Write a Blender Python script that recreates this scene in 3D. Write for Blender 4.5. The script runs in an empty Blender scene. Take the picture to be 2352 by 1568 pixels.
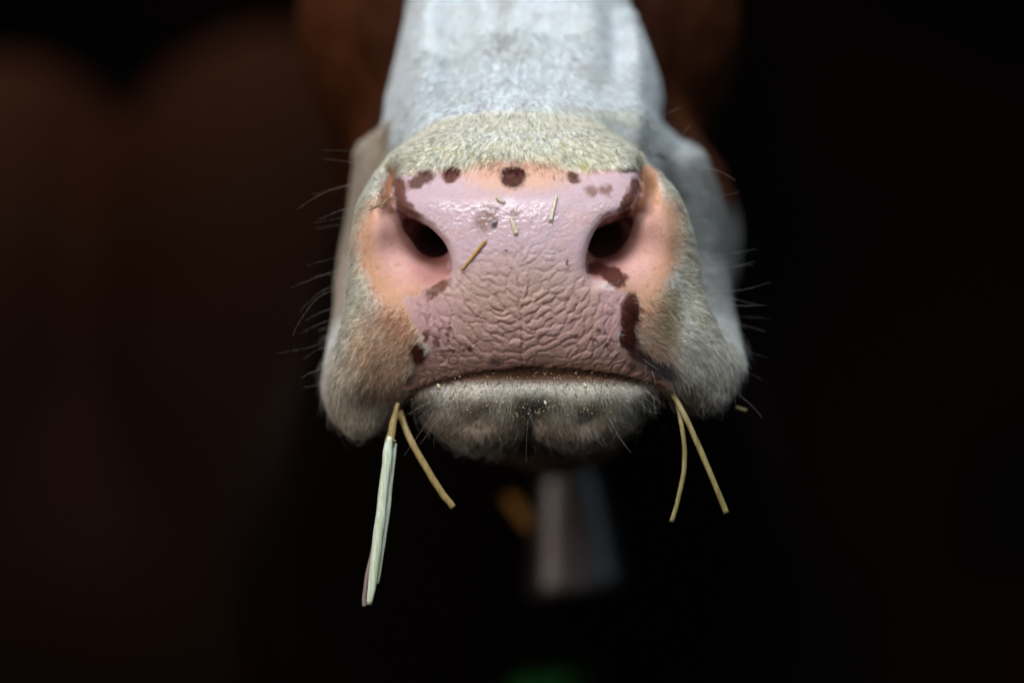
import bpy, math, time
import numpy as np
from mathutils import Vector

# ---------------------------------------------------------------- camera, light, exposure
S = 0.00021            # metres per design unit (a design unit is a pixel of a 2352 px wide frame at the nose)
D0 = 1.6 / S           # camera distance in design units
sc = bpy.context.scene
COL = sc.collection

def W(x, v, d):
    """design space (x right, v down, d away from the camera) to world metres"""
    return ((x - 1176) * S, d * S, (784 - v) * S)

cam_d = bpy.data.cameras.new('camera')
cam = bpy.data.objects.new('camera', cam_d); COL.objects.link(cam)
cam.location = (0, -1.6, 0); cam.rotation_euler = (math.pi / 2, 0, 0)
cam_d.sensor_width = 36; cam_d.lens = 36 * 1.6 / (2352 * S)
cam_d.clip_start = 0.05; cam_d.clip_end = 60
cam_d.dof.use_dof = True; cam_d.dof.focus_distance = 1.6 + 15 * S
cam_d.dof.aperture_fstop = 2.0
sc.camera = cam

world = bpy.data.worlds.new('World'); sc.world = world; world.use_nodes = True
world.node_tree.nodes['Background'].inputs[0].default_value = (0.75, 0.85, 1.0, 1)
world.node_tree.nodes['Background'].inputs[1].default_value = 0.012

def area(name, loc, target, size, power, color, spread=180):
    l = bpy.data.lights.new(name, 'AREA'); l.shape = 'RECTANGLE'
    l.size, l.size_y = size; l.spread = math.radians(spread); l.energy = power; l.color = color
    o = bpy.data.objects.new(name, l); COL.objects.link(o); o.location = loc
    o.rotation_euler = (Vector(target) - Vector(loc)).to_track_quat('-Z', 'Y').to_euler()
    return o
area('open_door_light', (-0.18, -0.92, 1.62), (0, 0.0, -0.02), (1.2, 0.8), 15.8, (0.86, 0.93, 1.0), 110)
area('side_light', (1.10, -0.45, 0.45), (0.08, 0.06, 0.0), (0.5, 0.7), 0.40, (0.45, 0.78, 1.0), 90)
area('warm_side_light', (-1.10, -0.90, 0.30), (-0.05, 0.03, -0.02), (0.6, 0.6), 1.7, (1.0, 0.93, 0.86), 90)
area('front_fill', (0.0, -1.9, 0.45), (0.0, 0.0, -0.04), (1.2, 0.8), 0.50, (1.0, 0.96, 0.93), 60)  # unseen fill lamp added at the camera side to lift the lower lip
area('back_cow_light', (-0.50, 1.75, 1.45), (-0.45, 1.75, 0.2), (0.9, 0.5), 8.0, (1.0, 0.78, 0.62), 120)  # unseen lamp added overhead to light the top of the far cow

sc.view_settings.view_transform = 'Standard'; sc.view_settings.look = 'None'
sc.view_settings.gamma = 1; sc.view_settings.exposure = 0.0
sc.view_settings.use_curve_mapping = False
sc.cycles.use_denoising = True

# ---------------------------------------------------------------- small numeric kit
rng = np.random.default_rng(7)
def smoothstep(a, b, t):
    u = np.clip((t - a) / (b - a), 0, 1); return u * u * (3 - 2 * u)
def smin(a, b, k):
    h = np.clip(0.5 + 0.5 * (b - a) / k, 0, 1)
    return b + (a - b) * h - k * h * (1 - h)
def smax(a, b, k): return -smin(-a, -b, k)

def _h(ix, iy, iz, seed):
    n = (ix * 374761393 + iy * 668265263 + iz * 2147483647 + seed * 974711) & 0xffffffff
    n = ((n ^ (n >> 13)) * 1274126177) & 0xffffffff
    n = (n ^ (n >> 16)) & 0xffffffff
    return n.astype(np.float64) / 4294967295.0
def noise(x, y, z=None, seed=0):
    """value noise in [-1, 1]"""
    x = np.asarray(x, float); y = np.asarray(y, float)
    z = np.zeros_like(x) if z is None else np.asarray(z, float)
    ix, iy, iz = (np.floor(q).astype(np.int64) for q in (x, y, z))
    fx, fy, fz = x - ix, y - iy, z - iz
    fx, fy, fz = (q * q * (3 - 2 * q) for q in (fx, fy, fz))
    r = 0
    for a in (0, 1):
        for b in (0, 1):
            for c in (0, 1):
                w = (fx if a else 1 - fx) * (fy if b else 1 - fy) * (fz if c else 1 - fz)
                r = r + w * _h(ix + a, iy + b, iz + c, seed)
    return r * 2 - 1
def fbm(x, y, z=None, seed=0, o=3):
    r, a, t = 0, 1.0, 0
    for i in range(o):
        f = 2.03 ** i
        r = r + a * noise(x * f, y * f, None if z is None else z * f, seed + 17 * i); t += a; a *= 0.5
    return r / t

def spline(pts, n=8, closed=True):
    """Catmull-Rom through 2D points"""
    P = np.array(pts, float); m = len(P); out = []
    rngi = range(m) if closed else range(m - 1)
    for i in rngi:
        if closed: p0, p1, p2, p3 = P[i - 1], P[i], P[(i + 1) % m], P[(i + 2) % m]
        else: p0, p1, p2, p3 = P[max(i - 1, 0)], P[i], P[i + 1], P[min(i + 2, m - 1)]
        for k in range(n):
            t = k / n
            out.append(0.5 * ((2 * p1) + (-p0 + p2) * t + (2 * p0 - 5 * p1 + 4 * p2 - p3) * t * t + (-p0 + 3 * p1 - 3 * p2 + p3) * t ** 3))
    if not closed: out.append(P[-1])
    return np.array(out)

def polysd(P, x, y):
    """signed distance to closed polygon, negative inside"""
    sh = x.shape; x = x.ravel(); y = y.ravel()
    d2 = np.full(x.shape, 1e18); ins = np.zeros(x.shape, bool)
    for i in range(len(P)):
        a = P[i - 1]; b = P[i]; e = b - a
        wx, wy = x - a[0], y - a[1]
        t = np.clip((wx * e[0] + wy * e[1]) / (e @ e + 1e-9), 0, 1)
        d2 = np.minimum(d2, (wx - e[0] * t) ** 2 + (wy - e[1] * t) ** 2)
        if a[1] != b[1]:
            c = ((a[1] > y) != (b[1] > y)) & (x < (b[0] - a[0]) * (y - a[1]) / (b[1] - a[1]) + a[0])
            ins ^= c
    d = np.sqrt(d2); d[ins] *= -1
    return d.reshape(sh)

def polyline_dist(P, x, y):
    P = np.array(P, float); d2 = np.full(x.shape, 1e18)
    for i in range(1, len(P)):
        a, b = P[i - 1], P[i]; e = b - a
        t = np.clip(((x - a[0]) * e[0] + (y - a[1]) * e[1]) / (e @ e + 1e-9), 0, 1)
        d2 = np.minimum(d2, (x - a[0] - e[0] * t) ** 2 + (y - a[1] - e[1] * t) ** 2)
    return np.sqrt(d2)

def ell(x, v, cx, cy, rx, ry, rot=0, soft=0.25):
    a = math.radians(rot); X = (x - cx) * math.cos(a) + (v - cy) * math.sin(a); Y = -(x - cx) * math.sin(a) + (v - cy) * math.cos(a)
    q = np.hypot(X / rx, Y / ry)
    return 1 - smoothstep(1 - soft, 1 + soft, q)
class TPS:
    """smooth sheet through scattered depth samples"""
    def __init__(s, pts, lam=0.0):
        A = np.array(pts, float); s.p = A[:, :2]; n = len(A)
        r2 = ((s.p[:, None] - s.p[None]) ** 2).sum(-1)
        K = 0.5 * r2 * np.log(r2 + 1e-9) + lam * np.eye(n)
        Pm = np.c_[np.ones(n), s.p]
        M = np.zeros((n + 3, n + 3)); M[:n, :n] = K; M[:n, n:] = Pm; M[n:, :n] = Pm.T
        s.w = np.linalg.solve(M, np.r_[A[:, 2], 0, 0, 0])
    def __call__(s, x, y):
        r = s.w[-3] + s.w[-2] * x + s.w[-1] * y
        for (px, py), w in zip(s.p, s.w[:-3]):
            r2 = (x - px) ** 2 + (y - py) ** 2
            r = r + w * 0.5 * r2 * np.log(r2 + 1e-9)
        return r

def at_depth(pts, d=None):
    """(x, v[, depth]) as seen from the front to the real position at that depth"""
    out = []
    for p in pts:
        dd = p[2] if d is None else d
        k = 1 + dd / D0
        out.append((1176 + (p[0] - 1176) * k, 784 + (p[1] - 784) * k))
    return out

def axis(table, lo, hi):
    xs = [lo]; t = np.array(table, float)
    while xs[-1] < hi: xs.append(xs[-1] + np.interp(xs[-1], t[:, 0], t[:, 1]))
    return np.array(xs)

def surface_nets(F, xs, ys, zs):
    """mesh of F = 0 on a rectilinear grid"""
    sgn = F < 0
    c = sgn[:-1, :-1, :-1].astype(np.int8)
    cnt = np.zeros(c.shape, np.int8)
    for a in (0, 1):
        for b in (0, 1):
            for e in (0, 1):
                cnt += sgn[a:a + c.shape[0], b:b + c.shape[1], e:e + c.shape[2]]
    act = (cnt > 0) & (cnt < 8)
    I, J, K = np.nonzero(act)
    idx = np.full(c.shape, -1, np.int32); idx[I, J, K] = np.arange(len(I))
    V = np.zeros((len(I), 3)); N = np.zeros(len(I))
    cor = {(a, b, e): F[I + a, J + b, K + e].astype(np.float64) for a in (0, 1) for b in (0, 1) for e in (0, 1)}
    X = [xs, ys, zs]; base = [I, J, K]
    for k0 in cor:
        for ax in range(3):
            if k0[ax]: continue
            k1 = list(k0); k1[ax] = 1; k1 = tuple(k1)
            f0, f1 = cor[k0], cor[k1]; m = (f0 < 0) != (f1 < 0)
            t = np.where(m, f0 / np.where(m, f0 - f1, 1), 0)
            for q in range(3):
                p0 = X[q][base[q] + k0[q]]; p1 = X[q][base[q] + k1[q]]
                V[:, q] += np.where(m, p0 + (p1 - p0) * t, 0)
            N += m
    V /= N[:, None]
    quads = []
    for ax in range(3):
        o = [q for q in range(3) if q != ax]
        s0 = [slice(1, -1)] * 3; s0[ax] = slice(0, -1); s1 = list(s0); s1[ax] = slice(1, None)
        A, B = sgn[tuple(s0)], sgn[tuple(s1)]
        e = np.nonzero(A != B); inside = A[e]
        g = list(e)
        for q in o: g[q] = g[q] + 1
        def cell(du, dv):
            h = list(g); h[o[0]] = h[o[0]] - du; h[o[1]] = h[o[1]] - dv
            return idx[tuple(h)]
        Q = np.stack([cell(1, 1), cell(0, 1), cell(0, 0), cell(1, 0)], 1)
        flip = inside if ax != 1 else ~inside
        Q = np.where(flip[:, None], Q, Q[:, ::-1])
        quads.append(Q)
    Q = np.concatenate(quads); Q = Q[(Q >= 0).all(1)]
    return V, Q

def np_mesh(name, V, Q, mat, parent=None, colors=None, extra=None, smooth=True):
    me = bpy.data.meshes.new(name)
    me.vertices.add(len(V)); me.vertices.foreach_set('co', np.ascontiguousarray(V, np.float32).ravel())
    k = Q.shape[1]
    me.loops.add(Q.size); me.loops.foreach_set('vertex_index', Q.astype(np.int32).ravel())
    me.polygons.add(len(Q)); me.polygons.foreach_set('loop_start', np.arange(0, Q.size, k, dtype=np.int32))
    me.polygons.foreach_set('use_smooth', np.full(len(Q), smooth))
    me.update(calc_edges=True); me.validate()
    if colors is not None:
        a = me.attributes.new('col', 'FLOAT_COLOR', 'POINT')
        a.data.foreach_set('color', np.c_[colors, np.ones(len(colors))].astype(np.float32).ravel())
    for nm, val in (extra or {}).items():
        a = me.attributes.new(nm, 'FLOAT', 'POINT'); a.data.foreach_set('value', val.astype(np.float32))
    o = bpy.data.objects.new(name, me); COL.objects.link(o)
    me.materials.append(mat)
    if parent is not None: o.parent = parent
    return o

def tag(o, label=None, cat=None, group=None, kind=None):
    if label: o['label'] = label
    if cat: o['category'] = cat
    if group: o['group'] = group
    if kind: o['kind'] = kind
    return o

def material(name, color=(0.5, 0.5, 0.5), rough=0.6, spec=0.5, attr=None, **kw):
    m = bpy.data.materials.new(name); m.use_nodes = True
    nt = m.node_tree; b = nt.nodes['Principled BSDF']
    b.inputs['Base Color'].default_value = (*color, 1); b.inputs['Roughness'].default_value = rough
    b.inputs['Specular IOR Level'].default_value = spec
    for k, v in kw.items(): b.inputs[k.replace('_', ' ')].default_value = v
    if attr:
        a = nt.nodes.new('ShaderNodeAttribute'); a.attribute_name = attr
        nt.links.new(a.outputs['Color'], b.inputs['Base Color'])
    return m, nt, b

# ---------------------------------------------------------------- the cow: one continuous surface
M = 1195               # midline of the muzzle
FACE = []
def row(dx, vals, right=0):
    for v, d in vals:
        FACE.append((M - dx, v, d))
        if dx: FACE.append((M + dx + right, v, d))
row(0, [(262, 185), (300, 120), (340, 84), (385, 56), (440, 18), (500, -10), (560, -24), (650, -28), (740, -15), (800, 6), (840, 28), (880, 62)])
row(150, [(280, 170), (310, 122), (350, 84), (395, 56), (440, 24), (520, -6), (600, -14), (700, -12), (800, 12), (850, 38)])
row(270, [(325, 160), (350, 118), (375, 90), (410, 62), (450, 40), (490, 28), (540, 30), (650, 24), (700, 13), (760, 16), (820, 36), (880, 72)])
row(340, [(400, 145), (440, 102), (480, 76), (540, 60), (620, 52), (700, 44), (780, 50), (850, 72), (920, 122)])
row(385, [(430, 165), (500, 118), (600, 95), (700, 82), (800, 74), (880, 86), (960, 135)], 5)
row(440, [(850, 130), (930, 140)], 50)
face_tps = TPS(FACE, 50)

BASE = spline([(1180, 255), (1040, 266), (960, 300), (895, 345), (850, 400), (820, 470), (803, 560), (797, 650), (788, 730),
    (768, 800), (750, 860), (748, 918), (768, 966), (802, 996), (850, 990), (900, 948), (940, 912), (1000, 889), (1080, 865),
    (1200, 848), (1320, 852), (1430, 870), (1510, 898), (1560, 932), (1625, 944), (1676, 922), (1697, 876), (1689, 820),
    (1660, 760), (1628, 690), (1607, 600), (1590, 520), (1558, 440), (1505, 375), (1435, 315), (1330, 270)], 6)
PAD = spline([(906, 412), (925, 380), (960, 340), (1100, 320), (1290, 320), (1430, 335), (1462, 375), (1472, 425), (1458, 468), (1425, 490),
    (1390, 503), (1362, 540), (1347, 590), (1350, 632), (1380, 656), (1470, 640), (1560, 700), (1560, 850), (1500, 876), (1430, 860), (1320, 842), (1200, 838), (1080, 853), (1000, 876), (940, 896), (900, 890),
    (840, 860), (840, 700), (920, 650), (1000, 662), (1030, 642), (1036, 605), (1022, 560), (985, 520), (945, 497), (915, 478), (903, 445)], 6)
CHEEK = spline(at_depth([(1190, 220), (900, 290), (850, 300), (815, 330), (804, 400), (793, 490), (776, 570), (768, 650), (768, 740), (757, 840),
    (760, 905), (800, 960), (900, 930), (1000, 900), (1200, 880), (1400, 900), (1540, 930), (1640, 925), (1690, 860), (1694, 800), (1682, 700),
    (1681, 600), (1668, 500), (1645, 410), (1612, 340), (1560, 322), (1500, 280)], 500), 6)
BRIDGE = spline(at_depth([(1190, -420, 1100), (1000, -420, 1100), (930, -200, 780), (936, -80, 640), (925, 0, 560), (905, 80, 500), (886, 180, 400), (872, 245, 330), (862, 330, 280),
    (850, 450, 250), (900, 560, 250), (1190, 600, 250), (1500, 560, 250), (1590, 450, 250), (1558, 340, 280), (1530, 270, 330), (1538, 190, 400), (1524, 122, 450), (1488, 58, 520), (1457, 0, 560),
    (1440, -80, 640), (1445, -200, 780), (1380, -420, 1100)]), 6)
BR = []
for v, d in ((-420, 1000), (-200, 720), (-80, 590), (0, 500), (60, 430), (120, 360), (180, 285), (230, 215), (262, 176), (300, 175), (450, 190)):
    k = 1 + d / D0; vv = 784 + (v - 784) * k
    gL = 34 if v < 200 else 0; gR = 40 if v < 170 else 0
    BR += [(M, vv, d), (M - 90, vv, d + 8), (M + 95, vv, d + 6), (M - 175, vv, d + 40 + gL), (M - 215, vv, d + 46), (M + 190, vv, d + 30), (M + 245, vv, d + 58 + gR), (M + 290, vv, d + 66), (M - 330, vv, d + 190), (M + 345, vv, d + 190)]
bridge_tps = TPS(BR, 30)
LIP = spline(at_depth([(930, 905), (1000, 845), (1200, 795), (1400, 805), (1500, 845), (1548, 895), (1510, 938), (1450, 985), (1395, 1016),
    (1335, 1034), (1275, 1026), (1238, 1006), (1216, 978), (1196, 1002), (1160, 1030), (1115, 1040), (1050, 1028), (990, 985), (945, 940)], 90), 6)
LIPD = []
for dx in (-260, -130, 0, 130, 260):
    b = 70 * (dx / 260) ** 2 + 2 + (18 if dx == 0 else 0)
    for v, d in ((800, 90), (840, 52), (872, 24), (900, 8), (925, 10), (945, 34), (962, 66), (985, 58), (1012, 66), (1045, 130)):
        LIPD.append((1225 + dx, v, d + b))
lip_tps = TPS(LIPD, 20)

NOSTRIL_L = [(944, 513, 230, 26), (988, 551, 265, 56), (1022, 540, 340, 60), (1050, 500, 520, 60)]
NOSTRIL_R = [(1436, 511, 230, 26), (1391, 551, 265, 58), (1362, 540, 340, 62), (1335, 500, 520, 60)]
def gauss(x, v, cx, cy, rx, ry): return np.exp(-((x - cx) / rx) ** 2 - ((v - cy) / ry) ** 2)
def pit(x, v):
    p = 230 * gauss(x, v, 1004, 555, 54, 50) + 78 * gauss(x, v, 955, 528, 44, 58)
    p = p + 230 * gauss(x, v, 1382, 555, 56, 52) + 78 * gauss(x, v, 1428, 528, 44, 58)
    p = p + 95 * np.exp(-(polyline_dist([(893, 385), (892, 430), (903, 480), (935, 515)], x, v) / 23) ** 2)
    p = p + 95 * np.exp(-(polyline_dist([(1480, 375), (1482, 425), (1470, 480), (1438, 515)], x, v) / 23) ** 2)
    p = p + 45 * gauss(x, v, 1015, 628, 34, 26) + 45 * gauss(x, v, 1365, 620, 30, 28)
    p = p + 22 * gauss(x, v, 905, 570, 50, 60) + 22 * gauss(x, v, 1480, 570, 50, 60)
    p = p - 16 * gauss(x, v, 858, 520, 26, 80) - 16 * gauss(x, v, 1535, 520, 28, 80)
    return p

def capsule(x, v, d, a, b):
    ax, av, ad, ar = a; bx, bv, bd, br = b
    ex, ev, ed = bx - ax, bv - av, bd - ad
    t = np.clip(((x - ax) * ex + (v - av) * ev + (d - ad) * ed) / (ex * ex + ev * ev + ed * ed), 0, 1)
    return np.sqrt((x - ax - ex * t) ** 2 + (v - av - ev * t) ** 2 + (d - ad - ed * t) ** 2) - (ar + (br - ar) * t)
def ellip(x, v, d, c, r):
    q = np.sqrt(((x - c[0]) / r[0]) ** 2 + ((v - c[1]) / r[1]) ** 2 + ((d - c[2]) / r[2]) ** 2)
    return (q - 1) * min(r)

def cow_grid():
    xs = axis([(-900, 90), (500, 30), (690, 6), (740, 3.6), (900, 3.0), (930, 2.6), (1460, 2.6), (1500, 3.2), (1700, 3.6), (1760, 7), (1950, 30), (3300, 90)], -700, 3100)
    vs = axis([(-1100, 60), (-400, 20), (-200, 8), (-60, 7), (200, 4.2), (400, 2.8), (880, 2.8), (1050, 4.0), (1120, 10), (1300, 30), (3400, 90)], -1000, 3300)
    ds = axis([(-60, 4), (-40, 3), (150, 3.4), (280, 5), (600, 9), (900, 22), (2000, 60), (6500, 110)], -60, 6200)
    X, Vv = np.meshgrid(xs, vs, indexing='ij')
    def norm(D):
        gx = np.gradient(D, xs, axis=0); gv = np.gradient(D, vs, axis=1)
        return D, np.sqrt(1 + np.clip(gx * gx + gv * gv, 0, 25))
    Xc, Vc = np.clip(X, 600, 1800), np.clip(Vv, 200, 1080)
    face = face_tps(Xc, Vc); near = np.where((X > 700) & (X < 1740), 1, 0)
    base, gb = norm(face + pit(X, Vv))
    padD, gp = norm(face + 2.0)
    br, gbr = norm(bridge_tps(np.clip(X, 760, 1640), np.clip(Vv, -800, 500)))
    lp, gl = norm(lip_tps(np.clip(X, 850, 1600), np.clip(Vv, 800, 1100)))
    pb, pp, pc, pr, pl = (polysd(P, X, Vv) for P in (BASE, PAD, CHEEK, BRIDGE, LIP))
    F = np.empty((len(xs), len(vs), len(ds)), np.float32)
    for k0 in range(0, len(ds), 8):
        d = ds[k0:k0 + 8][None, None, :]
        e = lambda A: A[:, :, None]
        fb = smax(e(pb), (e(base) - d) / e(gb), 26)
        x3, v3 = e(X), e(Vv)
        if d.min() < 700:
            for N in (NOSTRIL_L, NOSTRIL_R):
                for i in range(len(N) - 1):
                    fb = smax(fb, -capsule(x3, v3, d, N[i], N[i + 1]), 60)
        fb = smax(fb, d - 520, 40)
        fp = smax(smax(e(pp), (e(padD) - d) / e(gp), 26), d - 75 - e(face), 40)
        f = smin(fb, fp, 5)
        fc = smax(e(pc), (540 - 330 * smoothstep(560, 860, e(Vv)) - d), 130)
        fc = smax(fc, d - 900, 60)
        frd = smax(e(pr), (e(br) - d) / e(gbr), 110); frd = smax(frd, d - 1500, 60)
        fl = smax(e(pl), (e(lp) - d) / e(gl), 60); fl = smax(fl, d - 500, 40)
        back = smin(fc, frd, 50)
        # head core, cheeks, jaw, neck and chest
        g = capsule(x3, v3, d, (M, 480, 700, 300), (M, 60, 1700, 520))
        g = smin(g, ellip(x3, v3, d, (M, -80, 1500), (610, 520, 700)), 80)
        g = smin(g, ellip(x3, v3, d, (M - 235, 520, 1150), (225, 330, 520)), 90)
        g = smin(g, ellip(x3, v3, d, (M + 330, 520, 1150), (255, 330, 520)), 90)
        g = smin(g, ellip(x3, v3, d, (1285, 1000, 1000), (185, 125, 520)), 120)
        g = smin(g, capsule(x3, v3, d, (M + 10, 860, 420, 120), (M, 700, 1500, 330)), 80)
        g = smin(g, capsule(x3, v3, d, (M, 350, 1900, 520), (M, 1500, 4300, 900)), 150)
        g = smin(g, ellip(x3, v3, d, (M, 1600, 4700), (1050, 1200, 1100)), 200)
        if d.min() < 700:   # keep the nasal passages open through the core
            for N in (NOSTRIL_L, NOSTRIL_R):
                for A in (0,):
                    t = capsule(x3, v3, d, N[2], N[3])
                    g = smax(g, -t, 16); back = smax(back, -t, 16)
                    t = capsule(x3, v3, d, N[1], N[2])
                    g = smax(g, -t, 16); back = smax(back, -t, 16)
        back = smin(back, g, 60)
        f = smin(f, back, 18 + 50 * smoothstep(345, 275, e(Vv)))
        f = smin(f, fl, 8)
        F[:, :, k0:k0 + 8] = f
    F[0] = F[-1] = 1; F[:, 0] = 1; F[:, -1] = 1; F[:, :, 0] = 1; F[:, :, -1] = 1
    return xs, vs, ds, F

T0 = time.time()
xs, vs, ds, F = cow_grid()
CV, CQ = surface_nets(F, xs, vs, ds); del F
print('cow surface', len(CV), 'verts', round(time.time() - T0, 1), 's')

# drop loose inner shells: keep only the faces linked to the outside
def largest_component(V, Q):
    lab = np.arange(len(V))
    while True:
        m = lab[Q].min(1); new = lab.copy()
        for k in range(4): np.minimum.at(new, Q[:, k], m)
        new = new[new]
        while True:
            n2 = new[new]
            if (n2 == new).all(): break
            new = n2
        if (new == lab).all(): break
        lab = new
    u, c = np.unique(lab, return_counts=True); big = u[c.argmax()]
    keep = lab == big; remap = np.cumsum(keep) - 1
    Qk = Q[keep[Q].all(1)]
    return V[keep], remap[Qk]
CV, CQ = largest_component(CV, CQ)

def vnormals(V, Q):
    n = np.cross(V[Q[:, 2]] - V[Q[:, 0]], V[Q[:, 3]] - V[Q[:, 1]])
    N = np.zeros_like(V)
    for k in range(4):
        for q in range(3): N[:, q] += np.bincount(Q[:, k], n[:, q], len(V))
    return N / (np.linalg.norm(N, axis=1, keepdims=True) + 1e-12)
# light smoothing pass (uniform Laplacian) takes the stair steps out
def relax(V, Q, it=2, w=0.5):
    for _ in range(it):
        A = np.zeros_like(V); C = np.zeros(len(V))
        for k in range(4):
            a, b = Q[:, k], Q[:, (k + 1) % 4]
            for q in range(3): A[:, q] += np.bincount(a, V[b, q], len(V)) + np.bincount(b, V[a, q], len(V))
            C += np.bincount(a, minlength=len(V)) + np.bincount(b, minlength=len(V))
        V = V * (1 - w) + w * A / C[:, None]
    return V
CV = relax(CV, CQ, 2, 0.5)
NV = vnormals(CV, CQ)
probe = NV[np.argmin(np.abs(CV[:, 0] - M) + np.abs(CV[:, 1] - 600) + np.abs(CV[:, 2] + 25))]
if probe[2] > 0: CQ = CQ[:, ::-1]; NV = -NV      # in design space outward at the nose is -d

# --- skin regions (all in the cow's own design coordinates)
SKIN = spline([(905, 412), (932, 400), (975, 398), (1040, 402), (1100, 396), (1150, 398), (1210, 400), (1300, 402), (1380, 394), (1440, 386), (1468, 378),
    (1476, 430), (1460, 475), (1430, 500), (1396, 510), (1368, 545), (1353, 590), (1352, 628), (1385, 655), (1425, 668), (1447, 676), (1434, 715),
    (1420, 780), (1436, 806), (1470, 832), (1530, 872), (1540, 905), (1430, 900), (1200, 880), (1000, 905), (920, 912), (915, 885), (950, 850), (984, 808), (968, 768), (945, 722), (928, 690),
    (952, 680), (990, 660), (1026, 640), (1030, 605), (1016, 565), (980, 528), (940, 505), (912, 485), (898, 450)], 5)
x, v, d = CV.T
nx, nv, nd = NV.T
skin_sd = polysd(SKIN, x, v)
front = d < 240

# --- wrinkles of the nose pad: anisotropic cells that follow the creases
def flow_angle(x, v):
    dx = np.abs(x - 1200)
    a = 26 + 46 * smoothstep(30, 220, dx)
    a = a * smoothstep(560, 660, v) + 8 * (1 - smoothstep(560, 660, v))
    a = a * (1 - 0.6 * smoothstep(770, 850, v))
    a = a + 60 * np.exp(-(dx / 28) ** 2) * smoothstep(480, 540, v) * (1 - smoothstep(650, 720, v))
    return np.radians(a)
def wrinkle_height(x, v):
    r = np.random.default_rng(3)
    cx, cv = r.uniform(890, 1510, 14000), r.uniform(455, 905, 14000)
    th = flow_angle(cx, cv) + r.normal(0, 0.09, len(cx)); side = np.where(cx < 1200, 1, -1)
    ctx, ctv = np.cos(th), np.sin(th) * side       # left side "\\", right side "/"
    casp = r.uniform(1.7, 3.8, len(cx)) * (1 - 0.35 * smoothstep(790, 840, cv) * (np.abs(cx - 1200) > 110))
    csz = r.uniform(0.85, 1.15, len(cx)) * (1 - 0.22 * smoothstep(760, 830, cv) * (np.abs(cx - 1200) > 100)) * (1 - .25 * smoothstep(600, 520, cv))
    keep = []
    for i in range(len(cx)):
        if keep:
            k = np.array(keep); dx, dv = cx[k] - cx[i], cv[k] - cv[i]
            al = (dx * ctx[i] + dv * ctv[i]) / casp[i]; ac = -dx * ctv[i] + dv * ctx[i]
            if (np.hypot(al, ac) < 15.5 * csz[i]).any(): continue
        keep.append(i)
    k = np.array(keep); sx, sv, tx, tv, asp, sc_ = cx[k], cv[k], ctx[k], ctv[k], casp[k], csz[k]
    px = x + 7 * noise(x / 24, v / 24, seed=3) + 1.8 * noise(x / 6, v / 6, seed=9)
    pv = v + 7 * noise(x / 24, v / 24, seed=5) + 1.8 * noise(x / 6, v / 6, seed=11)
    F1 = np.full(len(x), 1e9); F2 = np.full(len(x), 1e9); ID = np.zeros(len(x), int); ID2 = np.zeros(len(x), int)
    for i in range(len(sx)):
        near = (np.abs(px - sx[i]) < 80) & (np.abs(pv - sv[i]) < 80)
        dx, dv = px[near] - sx[i], pv[near] - sv[i]
        al = (dx * tx[i] + dv * tv[i]) / asp[i]; ac = -dx * tv[i] + dv * tx[i]
        q = np.sqrt(al * al + ac * ac) / sc_[i]
        f1, f2 = F1[near], F2[near]
        c = q < f1
        F2[near] = np.where(c, f1, np.minimum(f2, q)); F1[near] = np.where(c, q, f1)
        t = ID[near]; t2 = ID2[near]; t2 = np.where(c, t, np.where(q < f2, i, t2)); t[c] = i; ID[near] = t; ID2[near] = t2
    lo, hi = np.minimum(ID, ID2), np.maximum(ID, ID2)
    pair = _h(lo, hi, lo * 0, 5)
    # a boundary across the ridge is often missing, so cells join into long folds
    jx, jv = sx[ID2] - sx[ID], sv[ID2] - sv[ID]; jl = np.hypot(jx, jv) + 1e-6
    along = np.abs((jx * tx[ID] + jv * tv[ID]) / jl)
    depth = np.where(along > 0.80, 0.15 + 0.7 * pair, 0.55 + 0.45 * pair)
    hgt = 1 - depth * np.exp(-((F2 - F1) / 4.6) ** 1.1)
    cell = r.normal(0, 1, len(sx))[ID]
    return hgt, cell
near = front & (skin_sd < 8) & (v > 440) & (v < 900)
wr = np.ones(len(x)); cell = np.zeros(len(x)); ii = np.nonzero(near)[0]
wr[ii], cell[ii] = wrinkle_height(x[ii], v[ii])
edge = smoothstep(0, -26, skin_sd)
nostril_edge = np.minimum(np.hypot((x - 985) / 1.0, v - 555), np.hypot(x - 1395, v - 555))
amp = smoothstep(500, 620, v + 25 * noise(x / 60, v / 60, seed=21)) * 0.82 + 0.18 * smoothstep(470, 530, v)
amp = amp * edge * smoothstep(60, 130, nostril_edge) * near
amp = amp * (0.75 + 0.25 * smoothstep(600, 700, v))
mid = np.exp(-((x - 1201 - 5 * noise(v / 30, v * 0, seed=2)) / 3.2) ** 2) * smoothstep(680, 710, v) * near
disp = amp * (4.3 * (wr - 1) + 0.8 * cell * wr) - 2.8 * mid * smoothstep(860, 820, v)
wsp = np.clip(ell(x, v, 1080, 510, 120, 45, 0, .6) + ell(x, v, 1180, 500, 90, 40, 0, .6) + ell(x, v, 1385, 500, 40, 30, 0, .6), 0, 1) * near
disp += wsp * 1.0 * noise(x / 7, v / 7, d / 9, seed=33)
disp += near * edge * 0.5 * noise(x / 5, v / 5, d / 5, seed=31) * smoothstep(420, 520, v)
# soft unevenness of skin and coat, stronger folds on the bridge
disp += 3.0 * noise(x / 60, v / 60, d / 90, seed=41) * smoothstep(-10, 30, skin_sd)
disp += smoothstep(150, 260, d) * (v < 330) * 6 * noise(x / 55, v / 140, d / 200, seed=43)
CV = CV + NV * disp[:, None]
crease = amp * (1 - wr)

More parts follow.
